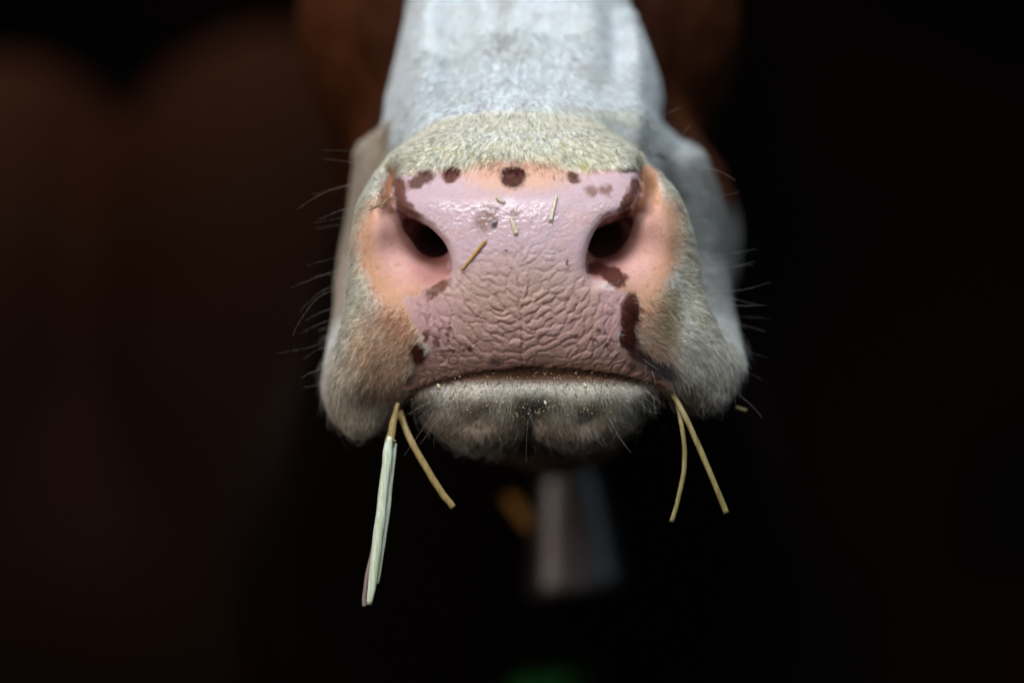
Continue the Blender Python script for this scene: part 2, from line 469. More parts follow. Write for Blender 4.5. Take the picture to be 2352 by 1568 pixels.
# --- colours
def blend(c, new, m): return c * (1 - m[:, None]) + np.asarray(new) * m[:, None]
RIMIN = spline([(900, 395), (868, 420), (845, 470), (830, 540), (828, 620), (845, 690), (880, 740), (925, 790), (955, 830), (960, 870), (930, 895), (900, 880),
                (1000, 800), (1030, 640), (1000, 480), (930, 400)], 5)
SPOTS = [  # centre, radii, rotation, colour, hardness
    (1180, 404, 31, 27, 0, (0.062, 0.008, 0.004), .16), (1034, 399, 22, 19, 0, (0.132, 0.038, 0.022), .22),
    (966, 410, 34, 16, -24, (0.140, 0.068, 0.048), .28), (917, 442, 17, 54, -12, (0.160, 0.057, 0.040), .3), (940, 482, 14, 36, -52, (0.160, 0.057, 0.040), .3),
    (1316, 405, 17, 13, 15, (0.160, 0.068, 0.045), .3), (1358, 437, 15, 13, 0, (0.330, 0.190, 0.155), .4), (1390, 437, 15, 13, 20, (0.330, 0.180, 0.145), .4),
    (1442, 462, 16, 34, 20, (0.139, 0.046, 0.031), .25), (1462, 425, 12, 22, 0, (0.155, 0.054, 0.037), .3),
    (1448, 386, 26, 7, -6, (0.160, 0.121, 0.106), .5),
    (1004, 664, 33, 15, -30, (0.160, 0.061, 0.037), .25), (1412, 634, 34, 22, 28, (0.101, 0.030, 0.021), .2), (1372, 614, 24, 18, 20, (0.124, 0.038, 0.027), .3),
    (1446, 722, 21, 52, 8, (0.078, 0.018, 0.011), .22), (1442, 778, 18, 38, -12, (0.093, 0.023, 0.015), .25), (1470, 818, 30, 17, 35, (0.160, 0.081, 0.069), .35),
    (1520, 846, 44, 19, 22, (0.140, 0.105, 0.110), .45), (961, 812, 18, 27, -10, (0.101, 0.026, 0.016), .25), (978, 774, 9, 16, 15, (0.150, 0.055, 0.040), .35),
    (930, 866, 32, 20, -35, (0.130, 0.095, 0.095), .45), (1120, 500, 22, 34, 38, (0.330, 0.200, 0.170), .45), (1137, 519, 6, 11, 25, (0.054, 0.041, 0.044), .4),
    (1184, 490, 14, 14, 0, (0.420, 0.260, 0.250), .6), (1138, 830, 14, 8, 10, (0.155, 0.108, 0.112), .5), (1075, 800, 8, 5, 0, (0.155, 0.068, 0.056), .5),
    (1162, 577, 3.4, 3.4, 0, (0.093, 0.020, 0.013), .3), (938, 582, 3.6, 3.6, 0, (0.093, 0.020, 0.013), .3), (1290, 575, 2.6, 2.6, 0, (0.150, 0.050, 0.030), .4),
    (1305, 603, 3.0, 3.0, 0, (0.160, 0.068, 0.037), .4), (1497, 406, 3, 8, 20, (0.093, 0.027, 0.013), .3), (1538, 500, 4, 4, 0, (0.350, 0.120, 0.060), .4),
    (930, 625, 26, 10, 12, (0.380, 0.160, 0.110), .6), (1450, 840, 14, 8, 20, (0.155, 0.101, 0.106), .5), (1508, 872, 10, 6, 0, (0.155, 0.108, 0.112), .5)]
r_ = np.random.default_rng(12)
for _ in range(26):      # speckle of dark pits low on both sides of the pad
    s = r_.random() < 0.5
    cx, cy = (r_.normal(1020, 30), r_.normal(792, 22)) if s else (r_.normal(1370, 38), r_.normal(772, 20))
    SPOTS.append((cx, cy, r_.uniform(3, 9), r_.uniform(2.5, 5), r_.uniform(-40, 40), (0.17, 0.07, 0.055), .6))

def coat(x, v, d, skin_layer=True):
    """albedo of the coat (or of the skin under it)"""
    n1 = fbm(x / 40, v / 40, d / 40, seed=51); n2 = noise(x / 8, v / 8, d / 8, seed=53)
    wx = x + 5 * noise(x / 13, v / 13, seed=61) + 2.2 * noise(x / 4, v / 4, seed=62)
    wv = v + 5 * noise(x / 13, v / 13, seed=63) + 2.2 * noise(x / 4, v / 4, seed=64)
    c = np.tile(np.array([0.78, 0.78, 0.76]), (len(x), 1))
    c = blend(c, (0.62, 0.59, 0.52), smoothstep(0.0, 0.6, n1) * 0.4)
    # bridge: grey-beige smudges where the hair parts
    br = (d > 165) & (v < 300)
    c = blend(c, (0.45, 0.40, 0.34), br * (ell(wx, wv, 1160, -70, 30, 60, 10, .7) + ell(wx, wv, 1150, 60, 26, 34, 30, .8)) * 0.5)
    c = blend(c, (0.42, 0.36, 0.31), br * smoothstep(0.1, 0.7, fbm(x / 40, v / 55, d / 80, seed=57)) * 0.35)
    c = blend(c, (0.70, 0.66, 0.52), ell(x, v, 1350, 255, 190, 22, 0, .6) * 0.5)
    c = c * (1 + br[:, None] * np.array([-0.03, 0.0, 0.035]))
    c = c * (1 - 0.04 * br * smoothstep(165, 200, d))[:, None]
    # yellowish band above the nose
    band = smoothstep(0, 1, ell(wx, wv, 1190, 345, 330, 80, 0, .35)) * (d < 200)
    c = blend(c, (0.80, 0.765, 0.62), band * smoothstep(268, 345, v) * 0.85)
    c = blend(c, (0.82, 0.77, 0.60), band * smoothstep(300, 360, v) * smoothstep(-0.1, 0.5, noise(x / 45, v / 30, seed=79)) * 0.7)
    c = blend(c, (0.66, 0.58, 0.18), band * smoothstep(0.45, 0.8, noise(x / 9, v / 12, seed=71)) * smoothstep(0, .5, noise(x / 60, v / 50, seed=72) + .3) * 0.75)
    c = blend(c, (0.36, 0.35, 0.24), band * smoothstep(0.62, 0.85, noise(x / 7, v / 11, seed=73)) * 0.7)
    rb = polysd(BASE, x, v)
    rim = smoothstep(-62, -30, rb + 7 * n2) * (rb < 14) * (v < 760) * (d < 260)
    c = blend(c, (0.79, 0.745, 0.62), rim * 0.8)
    # rim of muzzle and lip lobes: cream and olive stains
    side = smoothstep(300, 400, v) * smoothstep(330, 360, np.abs(x - M)) * (d < 300)
    c = blend(c, (0.76, 0.70, 0.58), side * 0.6)
    c = blend(c, (0.48, 0.40, 0.27), side * smoothstep(0.1, 0.75, fbm(x / 22, v / 12, seed=75)) * 0.5)
    lobeL = ell(x, v, 820, 930, 130, 110, 0, .6) * (d < 400); c = blend(c, (0.64, 0.54, 0.42), lobeL * 0.75)
    lobeR = ell(x, v, 1620, 900, 130, 100, 0, .6) * (d < 400); c = blend(c, (0.46, 0.43, 0.37), lobeR * 0.8)
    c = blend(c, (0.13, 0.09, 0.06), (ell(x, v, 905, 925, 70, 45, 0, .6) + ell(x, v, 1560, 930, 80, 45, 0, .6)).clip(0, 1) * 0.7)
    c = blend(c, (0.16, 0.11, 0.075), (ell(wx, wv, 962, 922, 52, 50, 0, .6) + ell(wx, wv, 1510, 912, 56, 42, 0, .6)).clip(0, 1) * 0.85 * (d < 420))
    c = blend(c, (0.70, 0.42, 0.24), (ell(wx, wv, 890, 800, 85, 90, 0, .6) + ell(wx, wv, 1505, 750, 50, 110, 0, .6)).clip(0, 1) * 0.72 * (d < 220))
    c = blend(c, (0.36, 0.34, 0.17), ell(wx, wv, 1535, 725, 26, 70, 0, .6) * 0.55)
    # warm cheek patch on the left behind the rim
    c = blend(c, (0.46, 0.37, 0.28), smoothstep(330, 430, d) * (x < 1000) * smoothstep(225, 250, v) * smoothstep(900, 700, v) * 0.9)
    c = blend(c, (0.29, 0.285, 0.27), smoothstep(300, 470, d) * (x > 1400) * smoothstep(260, 380, v) * smoothstep(860, 760, v) * 0.95)  # right cheek: its weaker light is put into the coat colour
    # lateral walls of the nostrils: salmon skin with orange edges
    wall = np.maximum(ell(wx, wv, 905, 580, 84, 130, -16, .22), ell(wx, wv, 893, 440, 18, 62, 4, .3))
    wallR = np.maximum(ell(wx, wv, 1480, 560, 86, 130, 14, .22), ell(wx, wv, 1500, 430, 24, 62, -8, .3))
    wall = np.maximum(wall, wallR) * (d < 330)
    wall2 = np.maximum(ell(wx, wv, 925, 690, 62, 95, -20, .5), ell(wx, wv, 1465, 660, 52, 90, 12, .5)) * (d < 200)
    c = blend(c, (0.72, 0.40, 0.24), wall2 * 0.8)
    c = blend(c, (0.72, 0.39, 0.24), wall)
    c = blend(c, (0.72, 0.40, 0.34), np.maximum(ell(x, v, 915, 560, 58, 100, -14, .5), ell(x, v, 1470, 560, 58, 100, 12, .5)) * wall)
    floor_ = (ell(x, v, 1000, 618, 58, 48, 0, .4) + ell(x, v, 1382, 608, 56, 44, 0, .4)).clip(0, 1) * (d < 330)
    c = blend(c, (0.52, 0.25, 0.22), floor_)
    c = blend(c, (0.50, 0.24, 0.10), wall * smoothstep(0.3, 0.7, fbm(x / 16, v / 16, seed=77)) * 0.5)
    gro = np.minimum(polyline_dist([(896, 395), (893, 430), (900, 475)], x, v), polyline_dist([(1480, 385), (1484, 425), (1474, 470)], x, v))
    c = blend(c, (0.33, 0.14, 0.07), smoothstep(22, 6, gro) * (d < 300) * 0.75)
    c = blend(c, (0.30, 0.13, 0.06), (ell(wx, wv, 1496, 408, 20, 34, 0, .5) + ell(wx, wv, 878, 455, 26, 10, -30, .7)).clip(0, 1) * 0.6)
    # peach line above the pad
    peach = ell(wx, wv, 1185, 402, 125, 38, 0, .4) + ell(wx, wv, 1370, 400, 110, 14, -4, .5) * 0.6 + ell(wx, wv, 1000, 398, 80, 12, 2, .5) * 0.5
    c = blend(c, (0.78, 0.48, 0.35), peach.clip(0, 1))
    # lower lip: hair dark at the root, grey dirt
    lip = smoothstep(0, 1, ell(x, v, 1225, 940, 320, 120, 0, .15)) * (v > 846) * (d < 420) * (polysd(BASE, x, v) > -12)
    c = blend(c, (0.62, 0.56, 0.47), lip * (1 - 0.8 * (ell(x, v, 955, 922, 60, 60, 0, .6) + ell(x, v, 1515, 912, 62, 50, 0, .6)).clip(0, 1)))
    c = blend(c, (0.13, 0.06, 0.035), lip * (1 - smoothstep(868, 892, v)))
    c = blend(c, (0.10, 0.10, 0.09), lip * ell(wx, wv, 1218, 925, 42, 26, 0, .7) * 0.8)
    c = blend(c, (0.56, 0.45, 0.34), lip * smoothstep(955, 975, v) * 0.7)
    # pigment of the head behind: chestnut
    brown = smoothstep(0, 1, (d - 760) / 60 + 0.6 * n1)
    brown = brown * (1 - ell(x, v, 1760, 640, 120, 190, 0, .4) * (d < 1400))
    bz = (d < 1500) & (np.abs(x - M) < 250) & (v < 100)
    brown = np.where(bz, 0, brown)
    brown = np.maximum(brown, (d > 620) * (v > 900))
    c = blend(c, (0.034, 0.011, 0.0045), brown)
    c = blend(c, (0.075, 0.020, 0.006), brown * (v < 420) * (d < 2300))
    c = blend(c, (0.30, 0.19, 0.13), (d > 500) * (d < 1900) * (v > 900) * 0.9)
    c = blend(c, (0.008, 0.003, 0.002), smoothstep(1300, 2200, d))  # coat runs to near black farther back along neck and chest
    for sx, sy, rx, ry, rot, colr, soft in SPOTS[:19] if True else []:
        c = blend(c, colr, ell(wx, wv, sx, sy, rx, ry, rot, soft) * (d < 260))
    return c * (1 + 0.06 * n2)[:, None]

def skin_color(x, v, d):
    n1 = fbm(x / 45, v / 45, seed=81); n2 = noise(x / 7, v / 7, d / 7, seed=83)
    wx = x + 5 * noise(x / 13, v / 13, seed=61) + 2.2 * noise(x / 4, v / 4, seed=62)
    wv = v + 5 * noise(x / 13, v / 13, seed=63) + 2.2 * noise(x / 4, v / 4, seed=64)
    c = np.tile(np.array([0.67, 0.47, 0.50]), (len(x), 1))
    low = smoothstep(560, 700, v)
    c = blend(c, (0.66, 0.405, 0.355), low)
    c = blend(c, (0.56, 0.38, 0.30), smoothstep(0.05, 0.5, n1) * low * 0.4)
    c = blend(c, (0.70, 0.45, 0.42), smoothstep(0.1, 0.6, -n1) * 0.5)
    c = blend(c, (0.54, 0.38, 0.29), (ell(x, v, 1195, 655, 160, 60, 0, .6)) * 0.4)
    c = blend(c, (0.62, 0.36, 0.38), ((ell(x, v, 985, 730, 50, 80, 0, .6) + ell(x, v, 1410, 720, 40, 70, 0, .6)) * 0.6).clip(0, 1))
    c = blend(c, (0.78, 0.47, 0.35), ell(wx, wv, 1185, 402, 120, 36, 0, .5))
    c = blend(c, (0.38, 0.21, 0.16), smoothstep(790, 850, v) * 0.6)
    for sx, sy, rx, ry, rot, colr, soft in SPOTS:
        c = blend(c, colr, ell(wx, wv, sx, sy, rx, ry, rot, soft + .1) * np.clip(0.96 + 0.05 * n2, 0, 1))
    r = np.random.default_rng(5)
    return c * (1 + 0.05 * n2)[:, None]

skin_m = smoothstep(5, -3, skin_sd + 8 * noise(x / 9, v / 9, seed=91) + 3 * noise(x / 3.5, v / 3.5, seed=92)) * front * (v < 895)
lipzone = (polysd(BASE, x, v) > -6) & (v > 840)
skin_m = skin_m * (polysd(BASE, x, v) < 3)
skin_m = skin_m * ~(lipzone & (v > 850) & (d > 34))
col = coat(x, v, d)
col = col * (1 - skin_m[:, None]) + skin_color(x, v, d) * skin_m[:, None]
col = blend(col, (0.22, 0.10, 0.07), np.clip(crease * 0.38, 0, 1))       # darker brown in the creases
mouth_d = polyline_dist([(935, 905), (1000, 880), (1080, 861), (1200, 848), (1320, 852), (1430, 866), (1530, 892)], x, v)
col = blend(col, (0.06, 0.03, 0.02), smoothstep(9, 2, mouth_d) * 0.8 * (d < 400))
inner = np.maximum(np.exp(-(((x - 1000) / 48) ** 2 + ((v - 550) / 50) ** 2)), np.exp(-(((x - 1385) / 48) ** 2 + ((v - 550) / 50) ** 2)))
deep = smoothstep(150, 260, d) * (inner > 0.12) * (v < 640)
col = blend(col, (0.46, 0.19, 0.17), smoothstep(0.12, 0.7, inner) * (skin_sd > -2) * (v < 640) * smoothstep(40, 120, d) * 0.8)  # flesh red, with the shade toward the nostril hole painted in
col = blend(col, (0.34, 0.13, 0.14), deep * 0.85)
# wetness
wet = (skin_m * (0.3 + 0.4 * smoothstep(-0.1, 0.5, noise(x / 30, v / 30, seed=95))) * smoothstep(435, 475, v))
wetspot = np.clip(ell(x, v, 1080, 510, 120, 45, 0, .6) + ell(x, v, 1180, 500, 90, 40, 0, .6) + ell(x, v, 1385, 500, 40, 30, 0, .6) + .6 * ell(x, v, 1010, 500, 60, 20, 40, .6), 0, 1)
wet = np.clip(wet + wetspot * skin_m * 0.6, 0, 1)
wet = wet * (1 - 0.5 * smoothstep(640, 800, v))

# cow material
cow_mat, nt, b = material('cow_skin', attr='col', rough=0.55, spec=0.45)
b.inputs['Subsurface Weight'].default_value = 0.28
b.inputs['Subsurface Radius'].default_value = (1.0, 0.35, 0.22)
b.inputs['Subsurface Scale'].default_value = 0.003
a = nt.nodes.new('ShaderNodeAttribute'); a.attribute_name = 'wet'
mr = nt.nodes.new('ShaderNodeMapRange'); mr.inputs['To Min'].default_value = 0.62; mr.inputs['To Max'].default_value = 0.12
nt.links.new(a.outputs['Fac'], mr.inputs['Value']); nt.links.new(mr.outputs[0], b.inputs['Roughness'])
ms = nt.nodes.new('ShaderNodeMapRange'); ms.inputs['To Min'].default_value = 0.12; ms.inputs['To Max'].default_value = 0.5
nt.links.new(a.outputs['Fac'], ms.inputs['Value']); nt.links.new(ms.outputs[0], b.inputs['Specular IOR Level'])
tc = nt.nodes.new('ShaderNodeTexCoord')
n1 = nt.nodes.new('ShaderNodeTexNoise'); n1.inputs['Scale'].default_value = 900; n1.inputs['Detail'].default_value = 3
n2 = nt.nodes.new('ShaderNodeTexNoise'); n2.inputs['Scale'].default_value = 330; n2.inputs['Detail'].default_value = 4; n2.inputs['Distortion'].default_value = 1.2
ad = nt.nodes.new('ShaderNodeMath'); ad.operation = 'MULTIPLY_ADD'; ad.inputs[1].default_value = 0.8
bp = nt.nodes.new('ShaderNodeBump'); bp.inputs['Strength'].default_value = 0.35; bp.inputs['Distance'].default_value = 0.0006
nt.links.new(tc.outputs['Object'], n1.inputs['Vector']); nt.links.new(tc.outputs['Object'], n2.inputs['Vector'])
nt.links.new(n2.outputs['Fac'], ad.inputs[0]); nt.links.new(n1.outputs['Fac'], ad.inputs[2])
nt.links.new(ad.outputs[0], bp.inputs['Height']); nt.links.new(bp.outputs[0], b.inputs['Normal'])

def world(P): return np.c_[(P[:, 0] - 1176) * S, P[:, 2] * S, (784 - P[:, 1]) * S]
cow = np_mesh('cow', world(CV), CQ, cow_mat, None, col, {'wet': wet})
tag(cow, 'brown and white cow facing us, pink wrinkled nose with dark spots, straw in its mouth', 'cow')

# ---------------------------------------------------------------- fur
NV = vnormals(CV, CQ)
if NV[np.argmin(np.abs(CV[:, 0] - M) + np.abs(CV[:, 1] - 600) + np.abs(CV[:, 2] + 25))][2] > 0: NV = -NV
FLOW = np.array([  # x, v, direction in x and v
    (1190, 350, 0, 1), (1100, 350, -.3, .95), (1290, 350, .3, .95), (1000, 350, -.35, .9), (1400, 350, .4, .9), (930, 370, -.7, .7), (1470, 360, .75, .6),
    (1190, 290, 0, 1), (1000, 300, -.4, .8), (1400, 300, .4, .8), (1190, 180, .05, 1), (1050, 150, -.35, 1), (1350, 150, .35, 1), (950, 200, -.6, .8), (1500, 200, .6, .8),
    (1190, 0, .1, 1), (1000, 0, -.2, 1), (1400, 0, .3, 1), (1190, -200, .1, 1),
    (860, 430, -.8, .3), (820, 520, -1, .1), (810, 620, -1, .15), (800, 720, -1, .25), (860, 720, -1, .35), (900, 800, -.85, .6), (800, 820, -.7, .8),
    (880, 880, -.35, 1), (780, 920, -.3, 1), (840, 960, -.1, 1),
    (1530, 430, .8, .2), (1580, 520, 1, 0), (1600, 620, 1, .1), (1530, 700, 1, .15), (1480, 760, .9, .5), (1600, 760, .9, .35), (1500, 830, .6, .9), (1600, 860, .35, 1), (1680, 850, .3, 1),
    (1640, 920, .0, 1), (1560, 880, .4, 1), (905, 560, -.6, .6), (1480, 560, .6, .6), (930, 660, -.8, .5), (1460, 660, .8, .4),
    (1000, 930, -.5, .8), (1100, 930, -.3, 1), (1220, 940, 0, 1), (1340, 930, .25, 1), (1450, 920, .6, .8), (1100, 1010, -.2, 1), (1350, 1010, .2, 1),
    (820, 340, -.7, .5), (1620, 380, .7, .4), (1650, 600, .8, .5), (785, 600, -.7, .6)], float)
def flow(x, v):
    r2 = (x[:, None] - FLOW[None, :, 0]) ** 2 + (v[:, None] - FLOW[None, :, 1]) ** 2
    w = 1 / (r2 + 150) ** 1.6
    return (w @ FLOW[:, 2]) / w.sum(1), (w @ FLOW[:, 3]) / w.sum(1)

tri = np.concatenate([CQ[:, [0, 1, 2]], CQ[:, [0, 2, 3]]])
A3, B3, C3 = CV[tri[:, 0]], CV[tri[:, 1]], CV[tri[:, 2]]
ar = 0.5 * np.linalg.norm(np.cross(B3 - A3, C3 - A3), axis=1)
cen = (A3 + B3 + C3) / 3
visible = NV[tri[:, 0]][:, 2] < 0.45
wgt = ar * visible * (cen[:, 2] < 1000) * (cen[:, 1] > -260) * (cen[:, 1] < 1080)
sk_t = skin_m[tri[:, 0]]
wgt = wgt * (sk_t < 0.5) * np.where(cen[:, 2] > 420, 0.45, 1.0)

def sample(n, w, seed):
    r = np.random.default_rng(seed)
    cs = np.cumsum(w); i = np.searchsorted(cs, r.random(n) * cs[-1])
    u, q = r.random(n), r.random(n); m = u + q > 1; u[m], q[m] = 1 - u[m], 1 - q[m]
    P = A3[i] + (B3 - A3)[i] * u[:, None] + (C3 - A3)[i] * q[:, None]
    return P, NV[tri[i, 0]]

def hair_object(name, P, N, L, lift, colr, rad, mat, seed, jitter=0.25, bend=0.6, K=5, clump=0.5, tuft=0):
    r = np.random.default_rng(seed); n = len(P)
    fx, fv = flow(P[:, 0], P[:, 1])
    # clumping: neighbours share a swerve
    cl = noise(P[:, 0] / 11, P[:, 1] / 11, P[:, 2] / 11, seed=101) * clump * np.where(P[:, 1] < 420, 0.6, 1.0)
    ang = cl + r.normal(0, jitter, n)
    fx, fv = fx * np.cos(ang) - fv * np.sin(ang), fx * np.sin(ang) + fv * np.cos(ang)
    T = np.c_[fx, fv, np.zeros(n)]; T -= N * (T * N).sum(1)[:, None]
    T /= np.linalg.norm(T, axis=1, keepdims=True) + 1e-9
    lf = lift * r.uniform(0.6, 1.4, n)
    a0, a1 = lf, lf * (1 - bend)
    pts = np.zeros((n, K, 3)); pts[:, 0] = P - N * 1.5; cur = pts[:, 0].copy(); seg = L / (K - 1)
    wob = r.normal(0, 0.10, (n, 3))
    for k in range(1, K):
        a = a0 + (a1 - a0) * (k - 1) / max(K - 2, 1)
        dr = T * np.cos(a)[:, None] + N * np.sin(a)[:, None] + wob * k / K
        dr /= np.linalg.norm(dr, axis=1, keepdims=True)
        cur = cur + dr * seg[:, None]; pts[:, k] = cur
    if tuft > 0:      # neighbouring hairs lean together into small tufts
        q = [np.floor((P[:, j] + 7 * noise(P[:, 0] / 15, P[:, 1] / 15, P[:, 2] / 15, seed=111 + j)) / tuft).astype(np.int64) for j in range(3)]
        key = (q[0] * 73856093) ^ (q[1] * 19349663) ^ (q[2] * 83492791)
        _, inv = np.unique(key, return_inverse=True); cnt = np.bincount(inv)
        off = np.stack([np.bincount(inv, pts[:, -1, j]) / cnt for j in range(3)], 1)[inv] - pts[:, -1]
        off *= np.minimum(1, 14 / (np.linalg.norm(off, axis=1, keepdims=True) + 1e-6))
        wk = r.uniform(0.3, 0.85, n)[:, None]
        for k in range(1, K): pts[:, k] += off * wk * (k / (K - 1)) ** 1.3
        colr = np.clip(colr * (np.random.default_rng(seed + 1).uniform(0.72, 1.16, len(cnt))[inv] ** np.where(P[:, 2] > 170, 0.4, 1.0))[:, None], 0.003, 0.9)
    h = bpy.data.hair_curves.new(name); h.add_curves([K] * n)
    h.attributes['position'].data.foreach_set('vector', world(pts.reshape(-1, 3)).astype(np.float32).ravel()) if 'position' in h.attributes else h.position_data.foreach_set('vector', world(pts.reshape(-1, 3)).astype(np.float32).ravel())
    prof = np.array([1.0, 1.0, 0.85, 0.6, 0.2]) if K == 5 else np.linspace(1, .15, K)
    at = h.attributes.get('radius') or h.attributes.new('radius', 'FLOAT', 'POINT')
    at.data.foreach_set('value', (rad[:, None] * prof[None] * S).astype(np.float32).ravel())
    at = h.attributes.new('col', 'FLOAT_COLOR', 'CURVE')
    at.data.foreach_set('color', np.c_[colr, np.ones(n)].astype(np.float32).ravel())
    o = bpy.data.objects.new(name, h); COL.objects.link(o); h.materials.append(mat); o.parent = cow
    return o

hair_mat, hnt, hb = material('fur', attr='col', rough=0.5, spec=0.25)
tr = hnt.nodes.new('ShaderNodeBsdfTranslucent'); mx = hnt.nodes.new('ShaderNodeMixShader'); mx.inputs[0].default_value = 0.3
at_ = [n for n in hnt.nodes if n.type == 'ATTRIBUTE'][0]
out = hnt.nodes['Material Output']
hnt.links.new(at_.outputs['Color'], tr.inputs['Color']); hnt.links.new(hb.outputs[0], mx.inputs[1]); hnt.links.new(tr.outputs[0], mx.inputs[2])
hnt.links.new(mx.outputs[0], out.inputs['Surface'])

NH = 300000
P, N = sample(NH, wgt, 11)
x, v, d = P.T
wall = np.maximum(ell(x, v, 905, 580, 80, 130, -16, .3), ell(x, v, 893, 440, 18, 62, 4, .3))
wall = np.maximum(wall, np.maximum(ell(x, v, 1480, 560, 84, 130, 14, .3), ell(x, v, 1500, 430, 22, 62, -8, .3))) * (d < 330)
peach = ell(x, v, 1190, 415, 300, 38, 0, .3)
deepm = (np.maximum(gauss(x, v, 1000, 552, 60, 60), gauss(x, v, 1385, 552, 60, 60)) > 0.3) & (d > 60)
keep = (np.random.default_rng(1).random(len(x)) > np.clip(0.88 * wall + 0.5 * peach, 0, 1)) & ~deepm & (np.maximum(ell(x, v, 1000, 618, 58, 48, 0, .4), ell(x, v, 1382, 608, 56, 44, 0, .4)) < .5)
keep &= ~((v > 840) & (v < 872) & (polysd(BASE, x, v) > -8) & (d < 400) & (np.abs(x - M) < 300))
P, N, wall, peach = P[keep], N[keep], wall[keep], peach[keep]
x, v, d = P.T
L = np.full(len(x), 17.0)
L += 4 * ((v < 260) & (d > 165)) + 12 * smoothstep(760, 900, v) * (np.abs(x - M) > 300)
L += 4 * smoothstep(915, 960, v) * (np.abs(x - M) < 300)
L += 8 * smoothstep(-45, -15, polysd(BASE, x, v)) * (v < 760) * (v > 400) * (d < 260)
L += 3 * (v < 410) * (v > 335) * (np.abs(x - M) < 300)
L = L * np.where((v > 870) & (v < 950) & (np.abs(x - 1230) < 280) & (polysd(BASE, x, v) > 0), 0.62, 1.0)
L = L * (1 - np.maximum(0.55 * wall, 0.2 * peach)) * np.random.default_rng(2).uniform(0.6, 1.25, len(x))
lift = np.where(v < 400, 0.55, 0.5)
lift = np.where((v < 260) & (d > 165), 0.3, lift)
uv_ = np.random.default_rng(4).uniform(0.55, 1.25, len(x)); uv_ = np.where(d > 170, 0.93 + 0.35 * (uv_ - 0.9), uv_)
hc = coat(x, v, d) * uv_[:, None]
hc = np.clip(hc * 1.12, 0.004, 0.88)
pale = (wall > .3); hc[pale] = hc[pale] * 0.5 + np.array([0.72, 0.55, 0.42]) * 0.5
rad = np.where(d < 260, 0.35, 0.6) * (1 - 0.4 * np.maximum(wall, peach)) * np.random.default_rng(6).uniform(0.7, 1.2, len(x))
fur = hair_object('fur', P, N, L, lift, hc, rad, hair_mat, 21, tuft=7.5)
print('hairs', len(x), round(time.time() - T0, 1), 's')

# long guard hairs on lobes and chin
ll = ar * visible * (cen[:, 2] < 500) * (((cen[:, 1] > 900) & (np.abs(cen[:, 0] - 1225) < 300)) * 1.6 + (np.abs(cen[:, 0] - M) > 280) * (cen[:, 1] > 740)) * (cen[:, 1] < 1060)
P, N = sample(1500, ll, 31)
x, v, d = P.T
Lg = np.random.default_rng(8).uniform(28, 62, len(x))
gc = np.tile(np.array([0.55, 0.52, 0.46]), (len(x), 1)) * np.random.default_rng(9).uniform(0.5, 1.2, len(x))[:, None]
hair_object('guard_hair', P, N, Lg, np.full(len(x), 0.55), gc, np.full(len(x), 0.34), hair_mat, 33, jitter=0.3)

# ---------------------------------------------------------------- tubes
def tube_mesh(pts, radii, seg=8, flat=1.0, closed_ends=True):
    P = np.array(pts, float); n = len(P)
    T = np.gradient(P, axis=0); T /= np.linalg.norm(T, axis=1, keepdims=True)
    up = np.array([0.13, 0.99, 0.05]); V = []; 
    for i in range(n):
        a = np.cross(T[i], up); a /= np.linalg.norm(a); bb = np.cross(T[i], a)
        for k in range(seg):
            t = 2 * math.pi * k / seg
            V.append(P[i] + radii[i] * (math.cos(t) * a + flat * math.sin(t) * bb))
    Fq = [(i * seg + k, i * seg + (k + 1) % seg, (i + 1) * seg + (k + 1) % seg, (i + 1) * seg + k) for i in range(n - 1) for k in range(seg)]
    me = [tuple(q) for q in V]
    if closed_ends: Fq += [tuple(range(seg))[::-1], tuple(range((n - 1) * seg, n * seg))]
    return me, Fq
def py_mesh(name, V, Fq, mat, parent=None, smooth=True):
    me = bpy.data.meshes.new(name); me.from_pydata([tuple(map(float, q)) for q in V], [], Fq)
    me.polygons.foreach_set('use_smooth', [smooth] * len(me.polygons)); me.update()
    o = bpy.data.objects.new(name, me); COL.objects.link(o); me.materials.append(mat)
    if parent is not None: o.parent = parent
    return o
def curve3(pts, n=6):
    return spline(pts, n, closed=False)

